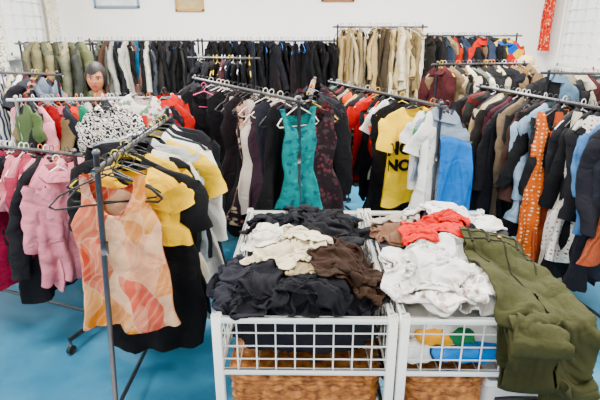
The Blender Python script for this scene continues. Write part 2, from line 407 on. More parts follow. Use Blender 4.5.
mb=MB(); garment(mb,(-1.3,3.12,1.27),.25,'shirt','zebra:#efece6:#1c1c1e',.6,.17,th=.035,amp=.022,seed=71,M=60,hc='#222222'); mb.build('zebra_print_top')
mb=MB(); garment(mb,(-1.13,3.3,1.33),.5,'shirt','floral:#f3ece6:#d8607c:#6c8c70',.4,.17,th=.035,amp=.018,seed=72,hc='#222222'); mb.build('floral_blouse')
mb=MB(); garment(mb,(-.99,3.4,1.3),.6,'long','#b81820',.5,.16,th=.03,amp=.018,seed=74,hc='#222222',sl=.3); mb.build('red_shirt')
# left near
rack('clothing_rack',(-2.35,2.85),(-1.2,2.42),1.07)
row((-2.2,2.79),(-1.22,2.43),1.08,[('#22232a','long',.7),('#384048','shirt',.62),('#1b1b20','long',.7),('#5c5c60','shirt',.6),('#2b2b30','shirt',.66),('#3c4c5c','shirt',.62),('#1d1d22','shirt',.66),('#28201f','long',.7),('#1a1a1e','shirt',.68),('#1d1d22','long',.72),('#1c181a','long',.7),('#5c1020','long',.74),('#6a1830','long',.72),('#16161a','shirt',.62),('#c0747e','long',.66),('#cc8690','shirt',.64),('#8c3848','long',.66),('#d0909a','shirt',.64),('#17171b','long',.7),('#c47884','long',.64),('#8a8c90','shirt',.6),('#d48c98','long',.62)],yawo=.15,seed=8,jit=.16,amp=.022,th=.032,hcs=('#e9e9e9','#222222','#e9e9e9','#d8702c'),M=44,Lj=.1)
mb=MB(); garment(mb,(-1.25,2.33,1.075),.85,'long','#cc8490',.6,.14,th=.03,amp=.024,seed=82,M=60,hc='#ececec',sl=.35); mb.build('pink_blouse')
# ------------------------------------------------------------ front left rack
rack('clothing_rack',(-.745,1.66),(-.8,2.78),1.2,base=.5,lean=(-.07,.0,-.03,0),ext=.05,up_ext=.04)
row((-.765,1.95),(-.8,2.75),1.21,[('#131315','shirt',.75,.23),('#e0ba2c','shirt',.7,.22),('#d8d0bc','shirt',.68,.22),('#161618','long',.75,.23),('#b9bcbb','long',.8,.25),('#7e878c','long',.85,.26),('#131316','long',.85,.27),('#dab53a','shirt',.62,.27),('#e2e0da','long',.85,.28),('#24262c','long',.85,.27),('#c4c6c4','long',.8,.27),('#18191c','jacket',.85,.27),('#e6e5e0','long',.75,.26),('#1c1c20','long',.8,.26)],seed=9,jit=.15,amp=.026,th=.034,hcs=('#222222','#222222','#b4a020'),M=48,Lj=.1)
mb=MB(); garment(mb,(-.69,1.86,1.21),.12,'shirt','#111113',.84,.24,th=.04,amp=.028,seed=91,M=64,roll=.02); mb.build('black_t_shirt')
mb=MB(); garment(mb,(-.72,1.82,1.215),.06,'shirt','#e0b42c',.32,.19,th=.025,amp=.018,seed=92,M=56,sl=.1,roll=0); mb.build('yellow_t_shirt')
mb=MB(); garment(mb,(-.72,1.72,1.215),.03,'tank','geo:#f0c0a0',.65,.178,th=.03,amp=.018,seed=93,M=80,hc='#1c1c1c',roll=0,crease=1.2); mb.build('patterned_tank_top')
mb=MB()
for (y,yw,rl,c_) in((1.70,.25,.06,'#161616'),(1.78,-.15,-.08,'#161616'),(1.89,.3,.1,'#161616'),(1.84,.0,-.04,'#c8b030')): hanger(mb,Vector((-.75,y,1.215)),yw,c_,.2,roll=rl)
mb.build('empty_hangers')
# ------------------------------------------------------------ centre rack
rack('clothing_rack',(-.98,4.35),(-.04,2.78),1.3)
row((-.95,4.3),(-.08,2.86),1.31,[('#202024','long',.7),('#17171a','jacket',.8),('#2c2630','long',.8),('#1a1a1c','dress',.95,.22),('#131315','dress',1.0,.22),('#161618','dress',1.02,.23),('#4a3a44','dress',.9),('floral:#2a282e:#a8a09c:#605860','dress',.95),('#3b1a20','dress',.9),('#101013','dress',.95),('floral:#1c1c20:#a86a70:#c8b8a8','dress',.9),('#d8ccc0','tank',.7),('#1a1418','dress',.9),('floral:#2a2228:#b04a50:#d0c0a0','dress',.9),('#141416','dress',.9),('#d8ccc0','tank',.66),('#3a2a34','dress',.85),('#22222a','dress',.8),('#101012','dress',.8)],seed=10,jit=.25,amp=.024,th=.028,hcs=('#e0507c','#222222','#222222','#e8e0d0','#222222'),yawo=-.1,M=44)
mb=MB(); garment(mb,(-.74,3.55,1.32),.25,'dress','#0f0f11',.98,.23,th=.03,amp=.03,seed=101,M=60,hc='#e05a88'); mb.build('black_dress')
mb=MB(); garment(mb,(-.045,2.80,1.315),.3,'dress','floral:#1a7072:#24908e:#104e58',.62,.125,th=.028,amp=.02,seed=102,M=60,hc='#efe6d8',roll=.05); mb.build('teal_dress')
mb=MB(); garment(mb,(-.17,3.0,1.31),.25,'dress','floral:#17171d:#c8c0bc:#34343c',.78,.14,th=.03,amp=.022,seed=103,M=60,hc='#222222'); mb.build('patterned_black_dress')
mb=MB(); garment(mb,(-.3,3.14,1.31),.2,'tank','#c79a90',.62,.11,th=.025,amp=.02,seed=104,M=48,hc='#222222'); mb.build('blush_camisole')
rack('clothing_rack',(.08,4.4),(.03,3.1),1.28)
row((.07,4.35),(.02,3.15),1.28,cyc(['#1b1b1e','#3a1d22','#26262c','#3c2420','#141416','#2f2a34','#5c2428','#17171a'],16,['long','jacket','dress'],[.8,.9],12),seed=12,jit=.2,amp=.022)
mb=MB(); garment(mb,(.05,3.0,1.29),.2,'dress','floral:#231a1d:#6c2c34:#3a3034',.8,.17,th=.035,amp=.022,seed=121,M=52); mb.build('dark_patterned_dress')
rack('clothing_rack',(-1.08,4.78),(-.48,4.6),1.46,up_ext=.13)
row((-1.05,4.77),(-.5,4.61),1.46,cyc(D+['#3a2226'],14,['long','dress'],[.8,.95],13),seed=13,yawo=.2,jit=.2,amp=.02)
# ------------------------------------------------------------ right centre rack
rack('clothing_rack',(.84,3.02),(.24,4.7),1.24)
row((.70,3.44),(.27,4.65),1.25,[('#141416','long',.8,.21),('#e8e4da','shirt',.64),('#17171a','long',.75),('#d0402c','shirt',.64),('#17171a','long',.75),('#c02c20','shirt',.64,.22),('plaid:#8a2a24:#24242c:#c0a878','long',.7),('#24242a','long',.7),('#3a3028','jacket',.72),('#b9a060','shirt',.66),('#c85034','shirt',.66),('#1e1e22','long',.7),('#a89878','jacket',.7),('#202028','long',.75),('#5c2a28','long',.7),('#222','long',.75),('#5a6a58','shirt',.7),('#1c1c20','long',.8)],seed=14,jit=.22,amp=.022,yawo=.1,th=.03)
row((.86,3.03),(.80,3.18),1.25,[('#f0eee8','shirt',.6,.12),('#2f7c50','shirt',.64,.13),('#f0eee8','shirt',.66,.15)],seed=24,jit=.06,amp=.02,yawo=.05,th=.028,M=48,Lj=.05)
TX,TY,TW=.725,3.29,.30
mb=MB(); garment(mb,(TX,TY,1.255),TW,'shirt','#e8c21e',.68,.215,th=.035,amp=.008,seed=141,M=60,hc='#222222',roll=0,crease=.6); tee=mb.build('yellow_slogan_t_shirt')
mb2=MB(); garment(mb2,(.83,3.1,1.255),.2,'shirt','#f2f0ea',.5,.15,th=.03,amp=.018,seed=142,M=48,hc='#222222',sl=.14,roll=0); mb2.build('white_t_shirt')
mb2=MB(); garment(mb2,(.89,3.06,1.255),.0,'long','#8b98a6',.5,.14,th=.03,amp=.018,seed=143,M=48,hc='#222222',sl=.16); mb2.build('grey_blouse')
def slogan(txt,size,cx,cz,surf,yaw):
    cu=bpy.data.curves.new('t','FONT'); cu.body=txt; cu.size=size; cu.align_x='CENTER'; cu.align_y='CENTER'; cu.offset=.006; cu.resolution_u=4
    to=bpy.data.objects.new('t',cu); SC.collection.objects.link(to)
    dg=bpy.context.evaluated_depsgraph_get(); dg.update()
    me=bpy.data.meshes.new_from_object(to.evaluated_get(dg)); bpy.data.objects.remove(to)
    bv=BVHTree.FromPolygons([Vector(v) for v in surf.v],surf.f)
    X=Vector((math.cos(yaw),math.sin(yaw),0));Y=Vector((-math.sin(yaw),math.cos(yaw),0))
    pr=[]
    for v in me.vertices:
        q=Vector(cx)+X*v.co.x+Vector((0,0,v.co.y+cz))-Y*.4
        h=bv.ray_cast(q,Y)
        pr.append((h[0]-q).dot(Y) if h[0] else .36)
    md=sorted(pr)[len(pr)//2]
    for v,d_ in zip(me.vertices,pr):
        q=Vector(cx)+X*v.co.x+Vector((0,0,v.co.y+cz))-Y*.4
        v.co=q+Y*((d_ if abs(d_-md)<.05 else md)-.009)
    me.materials.clear(); me.materials.append(fab('#15140f'))
    o=bpy.data.objects.new('slogan_print',me); SC.collection.objects.link(o); return o
for t,s,dx,dz in(('NO',.125,-.10,-.33),('NO',.105,-.10,-.45)):
    o=slogan(t,s,(TX+dx*math.cos(TW),TY+dx*math.sin(TW),1.255),dz,mb,TW); o.parent=tee
# blue cloth
mb=MB(); mi=mb.m('#2f6cb4'); rg=[];uv=[]
of=Vector((3,7,1))
for i in range(34):
    s=i/33; r=[];u=[]
    for j in range(48):
        t=j/47; x=.845+ (t)*(.2+.04*s)+.01*math.sin(s*4); z=1.03-.03*t*t-.54*s-.03*t*s+.008*math.sin(t*5)
        f=ridge(Vector((t*1.8+s*.8,s*1.1,0))+of)+.5*ridge(Vector((t*3.5-s*1.2,s*2.2,2))+of)
        r.append((x,2.985-.035*f*(.4+.6*s),z)); u.append((x,z))
    rg.append(r);uv.append(u)
back=[[(p[0],3.04,p[2]) for p in q] for q in rg]
tp=[[(p[0],3.012,p[2]+.018) for p in rg[0]]]
mb.rings(tp+rg,mi,[uv[0]]+uv,closed=False)
mb.rings(tp+back,mi,[uv[0]]+uv,closed=False)
mb.tube([(.83,3.03,1.02),(1.06,3.03,1.01)],.007,mb.m(CHROME),8); mb.build('blue_denim_cloth')
# ------------------------------------------------------------ right racks
rack('clothing_rack',(1.74,2.25),(1.40,3.95),1.27)
row((1.72,2.36),(1.41,3.9),1.28,[('#7e4230','dress',.78,.25),('#20222a','long',.8,.2),('#1a1a20','long',.85,.22),('#4a6a94','jacket',.42,.21),('dots:#e6e2da:#8a5a50','dress',.88,.19),('#17171a','long',.9,.18),('#141416','long',1.0,.16),('#c8c0ae','dress',1.0,.16),('#202024','long',.95,.2),('#a0503a','dress',1.0,.14),('#1b1b1e','long',1.0,.2),('#121214','long',1.0,.24),('#8fa4b8','long',.85,.23),('#35241f','jacket',.9,.23),('#131315','long',.92,.24),('floral:#1a1a20:#54484c:#806860','dress',.9,.24),('#17171a','long',.9,.24),('#6a5c4c','long',.8,.24),('#1a1a1e','long',.9,.24),('#3b1c24','long',.75,.24),('#1c1a1a','jacket',.9,.23),('#c4b494','long',.8,.24),('#988868','long',.7,.22),('#2c2a34','long',.8,.24),('#222','long',.8,.23),('#5c2a28','shirt',.7,.22),('#1b1b1e','long',.8,.24)],seed=15,jit=.16,amp=.026,th=.034,yawo=.12,hcs=('#222222','#1a1a1a','#ddd','#222222'),M=44,Lj=.12)
mb=MB(); garment(mb,(1.50,2.92,1.285),.35,'dress','dots:#c06038:#e8c8a4',1.0,.14,th=.03,amp=.03,seed=155,M=60,roll=.03); mb.build('orange_patterned_dress')
mb=MB(); garment(mb,(1.63,2.72,1.285),.2,'dress','dots:#e6e2da:#b07068',.8,.17,th=.03,amp=.02,seed=152,M=60); mb.build('dotted_white_dress')
mb=MB(); garment(mb,(1.68,2.6,1.285),.3,'jacket','#4d7099',.42,.21,th=.04,amp=.02,seed=153,M=48,sl=.32); mb.build('denim_jacket')
rack('clothing_rack',(1.25,4.75),(2.15,4.95),1.4)
row((1.25,4.75),(2.15,4.95),1.41,cyc(['#38181a','#6a5844','#1c1c1c','#b4a484','#3a3a36','#6c5034','#c8bca4','#141416','#5c6054','#a04830','#18181c','#d8d0c0'],24,['jacket','long','shirt'],[.75,.85],16),seed=16,yawo=.6,jit=.25,amp=.022)
rack('clothing_rack',(1.9,3.9),(3.0,3.7),1.38)
row((1.9,3.9),(3.0,3.7),1.39,cyc(['#141416','#4c6070','#7a7464','#18181b','#b0a898','#3a1c1e','plaid:#3c4450:#1c1c24:#8a8070','#1a1a1d','#587080','#c8c0b0','#101012'],26,['jacket','long','shirt'],[.8,.9],17),seed=17,yawo=.5,jit=.22,amp=.022)
mb=MB(); hm=mb.m(fab('#cdb890'))
mb.ell((2.28,5.2,1.4),(.085,.09,.075),hm); mb.ell((2.28,5.2,1.36),(.15,.16,.012),hm,24,6)
mb.tube([(2.28,5.2,0.02),(2.28,5.2,1.35)],.014,mb.m(CHROME)); mb.tube([(2.28,5.2,0.0),(2.28,5.2,.02)],.14,mb.m(CHROME),20); mb.build('straw_hat_stand')

# ------------------------------------------------------------ wire bins
def wire_bin(x0,x1,y0,y1,zt=.85,zb=.665):
    mb=MB(); w=mb.m(WHITEP); h=.012
    for x in(x0,x1):
        for y in(y0,y1): mb.box((x,y,(zt+.02)/2),(h+.002,h+.002,(zt+.02)/2),w,.003)
    for z,hh in((zt,.010),(zb,.009),(.3,.009)):
        for y in(y0,y1): mb.box(((x0+x1)/2,y,z),((x1-x0)/2,.009,hh),w,.003)
        for x in(x0,x1): mb.box((x,(y0+y1)/2,z),(.009,(y1-y0)/2,hh),w,.003)
    r=.0026
    nx=9; ny=15
    for i in range(1,nx):
        x=x0+(x1-x0)*i/nx
        for y in(y0,y1): mb.tube([(x,y,zb),(x,y,zt)],r,w,5)
        mb.tube([(x,y0,zb),(x,y1,zb)],r,w,5); mb.tube([(x,y0,.3),(x,y1,.3)],r,w,5)
    for i in range(1,ny):
        y=y0+(y1-y0)*i/ny
        for x in(x0,x1): mb.tube([(x,y,zb),(x,y,zt)],r,w,5)
        mb.tube([(x0,y,zb),(x1,y,zb)],r,w,5); mb.tube([(x0,y,.3),(x1,y,.3)],r,w,5)
    for k in range(1,4):
        z=zb+(zt-zb)*k/4
        for y in(y0,y1): mb.tube([(x0,y,z),(x1,y,z)],r,w,5)
        for x in(x0,x1): mb.tube([(x,y0,z),(x,y1,z)],r,w,5)
    return mb.build('wire_display_bin')
BINS=((-.265,.262,1.24,2.16),(.297,.835,1.24,2.16))
for bb in BINS: wire_bin(*bb)
def wicker(x0,x1,y0,y1,z0,z1):
    m=MC.get('wick')
    if not m:
        m,nt,b=base_mat('wicker_cane',lin('#9a6238'),.55,0,.4)
        tc=nt.nodes.new('ShaderNodeTexCoord'); n=nt.nodes.new('ShaderNodeTexNoise'); n.inputs['Scale'].default_value=40; nt.links.new(tc.outputs['Object'],n.inputs['Vector'])
        nt.links.new(ramp(nt,n.outputs[0],[(.3,lin('#5e351b')),(.5,lin('#935c34')),(.72,lin('#b98350'))]),b.inputs['Base Color'])
        MC['wick']=m
    mb=MB(); mi=mb.m(m); rc=.05
    def cor(cx,cy,a0):
        return [(cx+rc*math.cos(a0+k*pi/8),cy+rc*math.sin(a0+k*pi/8)) for k in range(5)]
    key=[]
    def line(a,b,step=.0075):
        n=max(1,int(math.dist(a,b)/step)); return [(a[0]+(b[0]-a[0])*i/n,a[1]+(b[1]-a[1])*i/n) for i in range(n)]
    c=[cor(x1-rc,y0+rc,-pi/2),cor(x1-rc,y1-rc,0),cor(x0+rc,y1-rc,pi/2),cor(x0+rc,y0+rc,pi)]
    for i in range(4):
        key+=c[i][:-1]; key+=line(c[i][-1],c[(i+1)%4][0])
    N=len(key); cx,cy=(x0+x1)/2,(y0+y1)/2
    s=[0]
    for i in range(1,N): s.append(s[-1]+math.dist(key[i],key[i-1]))
    rows=int((z1-z0)/.016); rg=[]
    for q in range(rows*4+1):
        row_=q//4; ph=(q%4)/4
        bul=math.sin(pi*ph)
        ring=[]
        for i,(px,py) in enumerate(key):
            a=key[i-1];b=key[(i+1)%N]; tx,ty=b[0]-a[0],b[1]-a[1]; l=math.hypot(tx,ty) or 1
            nx,ny=ty/l,-tx/l
            o=.006*math.sin(s[i]/.03*pi+row_*pi)*bul+.006*bul
            ring.append((px+nx*o,py+ny*o,z0+(z1-z0)*q/(rows*4)))
        rg.append(ring)
    mb.rings(rg,mi,None,True,False)
    def sc(f,z): return [(cx+(px-cx)*f,cy+(py-cy)*f,z) for px,py in key]
    lid=[sc(1.02,z1-.01),sc(1.03,z1+.006)]
    K=26
    for k in range(K+1):
        f=1.0-k/K*.98
        lid.append([(cx+(px-cx)*f,cy+(py-cy)*f,z1+.016+.004*math.sin(s[i]/.03*pi*1+k*pi)) for i,(px,py) in enumerate(key)])
    mb.rings(lid,mi)
    for zz in(z1-.012,z1+.004):
        pts=[(cx+(px-cx)*1.025,cy+(py-cy)*1.015,zz+.003*math.sin(i*.9)) for i,(px,py) in enumerate(key)]; pts.append(pts[0])
        mb.tube(pts,.008,mi,6)
    return mb.build('wicker_hamper')
wicker(-.235,.235,1.27,2.1,.31,.615); wicker(.325,.575,1.27,2.1,.31,.615)
mb=MB(); wp=mb.m(paint('white_plastic','#e9ebec',.3)); bk=mb.m(RUBBER)
mb.box((.7,1.6,.44),(.105,.3,.13),wp,.03); mb.box((.7,1.6,.575),(.115,.31,.012),wp,.01)
mb.tube([(.62,1.275,.5),(.62,1.27,.54),(.66,1.262,.55),(.74,1.262,.55),(.78,1.27,.54),(.78,1.275,.5)],.008,bk,8)
mb.build('plastic_storage_tub')
# ------------------------------------------------------------ cloth piles (relaxed cloth sheets)
CS=.008; GX0,GY0=-.75,.95; GNX,GNY=int(2.1/CS),int(1.5/CS)
HM=np.full((GNX,GNY),.3)
for ix in range(GNX):
    for iy in range(GNY):
        x=GX0+ix*CS; y=GY0+iy*CS
        for (x0,x1,y0,y1) in BINS:
            if x0-.014<=x<=x1+.014 and y0-.014<=y<=y1+.014:
                ins=min(x-x0,x1-x,y-y0,y1-y)
                cx,cy=(x0+x1)/2,(y0+y1)/2
                HM[ix,iy]=.862 if ins<.014 else .82+.09*math.exp(-((x-cx)/.24)**2-((y-cy)/.38)**2)+.08*noise.noise(Vector((x*8,y*8,3)))
def hs(P):
    fx=np.clip((P[...,0]-GX0)/CS,0,GNX-1.001); fy=np.clip((P[...,1]-GY0)/CS,0,GNY-1.001)
    return HM[np.rint(fx).astype(int),np.rint(fy).astype(int)]
def relax(P,R,grow,steps=110,it=4,masks=None,g=.0005,bend=.35,ratios=(.80,.66,.56),sidehold=0):
    N,M=P.shape[:2]
    masks=masks or {}
    def rest(di,dj):
        if dj>=0: a=R[:N-di,:M-dj]; b=R[di:,dj:]
        else: a=R[:N-di,-dj:]; b=R[di:,:M+dj]
        return np.linalg.norm((b-a)*np.array(grow),axis=-1),np.linalg.norm((b-a),axis=-1)
    C={}
    BO=(((0,2),ratios[0]),((2,0),ratios[0]),((0,4),ratios[1]),((4,0),ratios[1]),((0,8),ratios[2]),((8,0),ratios[2]))
    for o in((0,1),(1,0),(1,1),(1,-1))+tuple(b[0] for b in BO): C[o]=rest(*o)
    V=np.zeros_like(P); P0=P.copy()
    for st in range(steps):
        s=min(1,st/(steps*.6))
        V*=.93; V[...,2]-=g
        if sidehold: V[...,0]-=(P[...,0]-P0[...,0])*sidehold
        Q=P.copy(); P+=V
        for _ in range(it):
            for o in((0,1),(1,0),(1,1),(1,-1)):
                di,dj=o; r1,r0=C[o]; r=r0+(r1-r0)*s; mk=masks.get(o)
                for p in(0,1):
                    if di==0:
                        A=P[:,p:M-1:2];B=P[:,p+1::2]; rr=r[:,p::2]; w=mk[:,p::2] if mk is not None else 1
                    else:
                        if dj>=0: A=P[p:N-1:2,:M-dj];B=P[p+1::2,dj:]
                        else: A=P[p:N-1:2,-dj:];B=P[p+1::2,:M+dj]
                        rr=r[p::2]; w=mk[p::2] if mk is not None else 1
                    d=B-A; L=np.sqrt((d*d).sum(-1))+1e-9
                    c=d*(((L-rr)/L)*.5*w*(1 if dj==0 or di==0 else .5))[...,None]
                    A+=c;B-=c
            acc=np.zeros_like(P)
            for o,mf in BO:
                di,dj=o; r1,r0=C[o]; r=(r0+(r1-r0)*s)*mf
                A=P[:N-di,:M-dj];B=P[di:,dj:]
                d=B-A; L=np.sqrt((d*d).sum(-1))+1e-9
                q=np.minimum(L-r,0)/L*.5
                mk=masks.get(o)
                if mk is not None: q=q*mk
                c=d*q[...,None]
                acc[:N-di,:M-dj]+=c; acc[di:,dj:]-=c
            P+=acc*bend
            h=hs(P)+.004
            deep=(P[...,2]<h-.05)
            if deep.any():
                for (x0,x1,y0,y1) in BINS:
                    fr=deep&(P[...,1]>y0-.03)&(P[...,1]<y0+.12)&(P[...,0]>x0-.02)&(P[...,0]<x1+.02)
                    P[...,1]=np.where(fr,y0-.026,P[...,1])
                    lf=deep&~fr&(P[...,0]>x0-.022)&(P[...,0]<x0+.08)&(P[...,1]>y0)&(P[...,1]<y1)
                    P[...,0]=np.where(lf,x0-.026,P[...,0])
                h=hs(P)+.004
            con=(P[...,2]<h)&(P[...,2]>h-.2)
            P[...,2]=np.where(con,h,P[...,2])
        V=P-Q
        V[con]*=.35
        sp=np.sqrt((V*V).sum(-1)); V*=np.minimum(1,.01/(sp+1e-9))[...,None]
    return P
def stamp(P):
    global HM
    S=HM.copy()
    for f in(0,.5):
        Pm=P if f==0 else (P[1:,1:]+P[:-1,:-1])/2
        ix=np.clip(np.rint((Pm[...,0]-GX0)/CS).astype(int),0,GNX-1); iy=np.clip(np.rint((Pm[...,1]-GY0)/CS).astype(int),0,GNY-1)
        np.maximum.at(S,(ix.ravel(),iy.ravel()),Pm[...,2].ravel()+.002)
    ch=S>HM+.0005
    Dm=S.copy()
    for a,b in((1,0),(-1,0),(0,1),(0,-1)): Dm=np.maximum(Dm,np.where(np.roll(ch,(a,b),(0,1))&(HM>.6),np.roll(S,(a,b),(0,1))-.003,Dm))
    HM=Dm
def tomesh(name,P,R,matl,mask=None,parent=None,thick=.003):
    N,M=P.shape[:2]; f=[]
    for i in range(N-1):
        for j in range(M-1):
            if mask is None or mask[i,j]: f.append((i*M+j,(i+1)*M+j,(i+1)*M+j+1,i*M+j+1))
    me=bpy.data.meshes.new(name); me.from_pydata(P.reshape(-1,3).tolist(),[],f); me.materials.append(matl)
    me.polygons.foreach_set('use_smooth',[True]*len(f))
    ul=me.uv_layers.new(name='UVMap'); RR=R.reshape(-1,2)
    ul.data.foreach_set('uv',[float(c) for l in me.loops for c in RR[l.vertex_index]])
    o=bpy.data.objects.new(name,me); SC.collection.objects.link(o)
    if parent: o.parent=parent
    s=o.modifiers.new('smooth','SMOOTH'); s.factor=.5; s.iterations=1
    s=o.modifiers.new('thick','SOLIDIFY'); s.thickness=thick
    return o
def sheet(name,col,cx,cy,sx,sy,rot,seed,grow=(1.6,1.6),N=60,parent=None,steps=95,za=.08):
    r=random.Random(seed); of=Vector((r.uniform(0,50),r.uniform(0,50),0)); ca,sa=math.cos(rot),math.sin(rot)
    P=np.zeros((N,N,3));R=np.zeros((N,N,2))
    for i in range(N):
        for j in range(N):
            a=i/(N-1)*2-1;b=j/(N-1)*2-1
            k=math.sqrt(1-.35*b*b); k2=math.sqrt(1-.35*a*a)
            n=noise.noise(Vector((a*1.2,b*1.2,0))+of); n2=noise.noise(Vector((a*1.2,b*1.2,7))+of)
            lx=sx*(a*k+.35*n); ly=sy*(b*k2+.35*n2)
            x=cx+lx*ca-ly*sa; y=cy+lx*sa+ly*ca
            P[i,j]=(x,y,za*noise.noise(Vector((x*13,y*13,0))+of)+.025*noise.noise(Vector((x*28,y*28,0))+of)); R[i,j]=(lx,ly)
    h=hs(P)
    P[...,2]+=np.maximum(h,np.percentile(h,40))+.04
    P=relax(P,R,grow,steps=steps,g=.00025)
    stamp(P)
    return tomesh(name,P,R*1.4+seed,fab(col),parent=parent)
def piece_set(parent,L):
    for a in L:
        sheet(*a[:8],parent=parent,**(a[8] if len(a)>8 else {}))
def lump(mb,fb,c,r3,seed,amp=.02,fr=11):
    mi=mb.m(fb); r=random.Random(seed); of=Vector((r.uniform(0,50),r.uniform(0,50),0)); rg=[];uv=[]
    n=110;m=50
    for i in range(m+1):
        t=pi*i/m; ring=[];u=[]
        for j in range(n):
            p=2*pi*j/n
            sp=lambda v,e: (abs(v)**e)*(1 if v>=0 else -1)
            d=Vector((sp(math.sin(t),.6)*sp(math.cos(p),.55),sp(math.sin(t),.6)*sp(math.sin(p),.55),sp(math.cos(t),.6)))
            q=Vector((c[0]+d.x*r3[0],c[1]+d.y*r3[1],c[2]+d.z*r3[2]))
            w=noise.noise_vector(q*7+of)*.06
            s=ridge(Vector(((q.x+w.x)*fr,(q.y+w.y)*fr*.6,(q.z+w.z)*fr))+of)
            q=q-d*amp*(1-s)
            ring.append(q);u.append((q.x+q.y,q.z))
        rg.append(ring);uv.append(u)
    mb.rings(rg,mi,uv,cap0=True,cap1=True)
pl=empty('clothes_pile')
mb=MB(); lump(mb,'#1c1c22',(0,1.43,.765),(.252,.175,.085),1,.03); lump(mb,'#1b1b20',(0,1.88,.76),(.25,.26,.08),2); mb.build('bundled_black_clothes',pl)
piece_set(pl,[
('black_jersey','#141418',.0,1.86,.23,.27,0,1),
('black_shirt','#16161b',0,1.44,.22,.17,0,2),
('black_skirt','#0f0f13',.08,1.98,.16,.13,.3,3),
('navy_top','#14151c',-.12,1.95,.12,.13,-.3,4),
('black_cardigan','#121216',.1,1.84,.13,.13,.6,44),
('charcoal_trousers','#1b1b21',-.04,1.36,.22,.11,.05,5),
('charcoal_dress','#1d1d24',-.23,1.44,.12,.19,.1,6,dict(grow=(1.3,1.5))),
('black_hoodie','#17171c',-.10,1.36,.13,.10,.5,45),
('khaki_shirt','#a39274',.04,1.50,.09,.13,-.4,7),
('cream_satin_blouse','satin:#cdbfa4',-.07,1.58,.12,.16,.35,8),
('white_blouse','satin:#dad4c8',-.15,1.72,.09,.10,-.2,9),
('cream_scarf','#d2c8b0',.0,1.64,.07,.12,.9,10,dict(grow=(1.5,1.2))),
('black_leggings','#121217',.08,1.31,.15,.07,.05,11),
('brown_cardigan','#35251c',.18,1.42,.10,.12,.4,46),
('dark_brown_jacket','#2a1c15',.15,1.49,.12,.16,-.15,12),
])
pr=empty('clothes_pile')
mb=MB(); lump(mb,'#d6d4ce',(.56,1.42,.755),(.25,.16,.075),11); lump(mb,'#3c3236',(.57,1.86,.76),(.25,.27,.08),12)
lump(mb,'#1f84cc',(.54,1.285,.715),(.15,.04,.038),13,.012,16); lump(mb,'#d89a28',(.40,1.283,.765),(.06,.03,.03),14,.01,18)
lump(mb,'#2c6c48',(.48,1.28,.77),(.05,.03,.028),15,.01,18); lump(mb,'#f0efe9',(.35,1.285,.71),(.05,.035,.045),16,.01,18); mb.build('bundled_mixed_clothes',pr)
piece_set(pr,[
('grey_jersey','#2c282c',.57,1.86,.23,.27,0,21),
('white_sheet','#cfccc6',.56,1.42,.23,.17,0,22),
('brown_top','#6c5040',.37,1.84,.08,.15,.2,23),
('taupe_shirt','#a89b8f',.40,1.99,.10,.11,.2,24),
('grey_shirt','#76767e',.72,2.0,.1,.11,.3,25),
('pale_shirt','#c9c6c2',.55,2.02,.13,.10,.3,26),
('white_cardigan','#e0ded9',.66,1.90,.15,.12,-.2,27),
('dark_top','#17171d',.62,1.70,.12,.12,-.3,28),
('white_cotton_top','#e2e0db',.38,1.56,.10,.10,.2,29),
('white_hoodie','#e2e0db',.44,1.43,.16,.16,.2,30),
('floral_white_blouse','floral:#f2efe8:#9ab0a0:#c8a8a0',.49,1.33,.12,.08,.0,31),
('white_shirt','#dddad4',.42,1.42,.11,.11,.7,34),
('red_top','#c41a16',.48,1.72,.12,.12,.35,32),
('red_scarf','#b01a18',.585,1.80,.07,.06,.1,33),
])
path=[(1.66,.91),(1.56,.935),(1.46,.935),(1.36,.92),(1.27,.905),(1.225,.88),(1.207,.84),(1.204,.70),(1.204,.55),(1.204,.385)]
def ptat(s):
    for k in range(len(path)-1):
        d=math.dist(path[k],path[k+1])
        if s<=d or k==len(path)-2:
            t=s/d; return path[k][0]+(path[k+1][0]-path[k][0])*t,path[k][1]+(path[k+1][1]-path[k][1])*t
        s-=d
TL=sum(math.dist(path[k],path[k+1]) for k in range(len(path)-1))
def trousers(col,dz,seed,parent):
    N,M=50,100; cut=N//2-1; P=np.zeros((N,M,3));R=np.zeros((N,M,2)); crow=36
    of=Vector((seed,3,1))
    for j in range(M):
        v=j/(M-1); s=v*TL; y,z=ptat(s)
        for i in range(N):
            side=-1 if i<=cut else 1
            u=(1-i/cut) if side<0 else (i-cut-1)/(N-cut-2)
            gap=.003
            wl=.135+.008*min(1,v/.3)-.008*v
            x=.70+.015*v+side*(gap+(wl-gap)*u)
            yy,zz=(y,z)
            n=noise.noise(Vector((x*12,s*8,0))+of)*.025+noise.noise(Vector((x*26,s*12,4))+of)*.01
            if z>.86: zz+=n+dz+.02
            else: yy-=abs(n)+dz+.006
            P[i,j]=(x,yy,zz); R[i,j]=(x,s)
    masks={}
    def mk(di,dj):
        m=np.ones((N-di,M-abs(dj)))
        for i in range(N-di):
            if i<=cut<i+di: m[i,crow-abs(dj):]=0
        return m
    for o in((1,0),(1,1),(1,-1),(2,0),(4,0),(8,0)): masks[o]=mk(*o)
    P=relax(P,R,(1.15,1.04),steps=80,it=7,masks=masks,g=.0004,sidehold=.02)
    fm=np.ones((N-1,M-1),bool); fm[cut,crow:]=False
    stamp(P)
    return tomesh('fabric_layer_%d'%seed,P,R,fab(col),fm,parent,.004),P
tr=empty('olive_trousers')
trousers('#2f2f1c',0,1,tr)
o,P=trousers('#3c3c26',.012,2,tr)
mb=MB(); dk=mb.m('#26261a')
def seam(pts,r=.003,up=.005): mb.tube([(p[0],p[1],p[2]+up) for p in pts],r,dk,6)
seam(P[:,3]); seam(P[:,7]); seam(P[24,0:36:2]); seam([P[4+k,8+k*2] for k in range(7)]); seam([P[45-k,8+k*2] for k in range(7)])
for i in(5,15,34,44): seam([P[i,k] for k in range(0,9,2)],.005,.006)
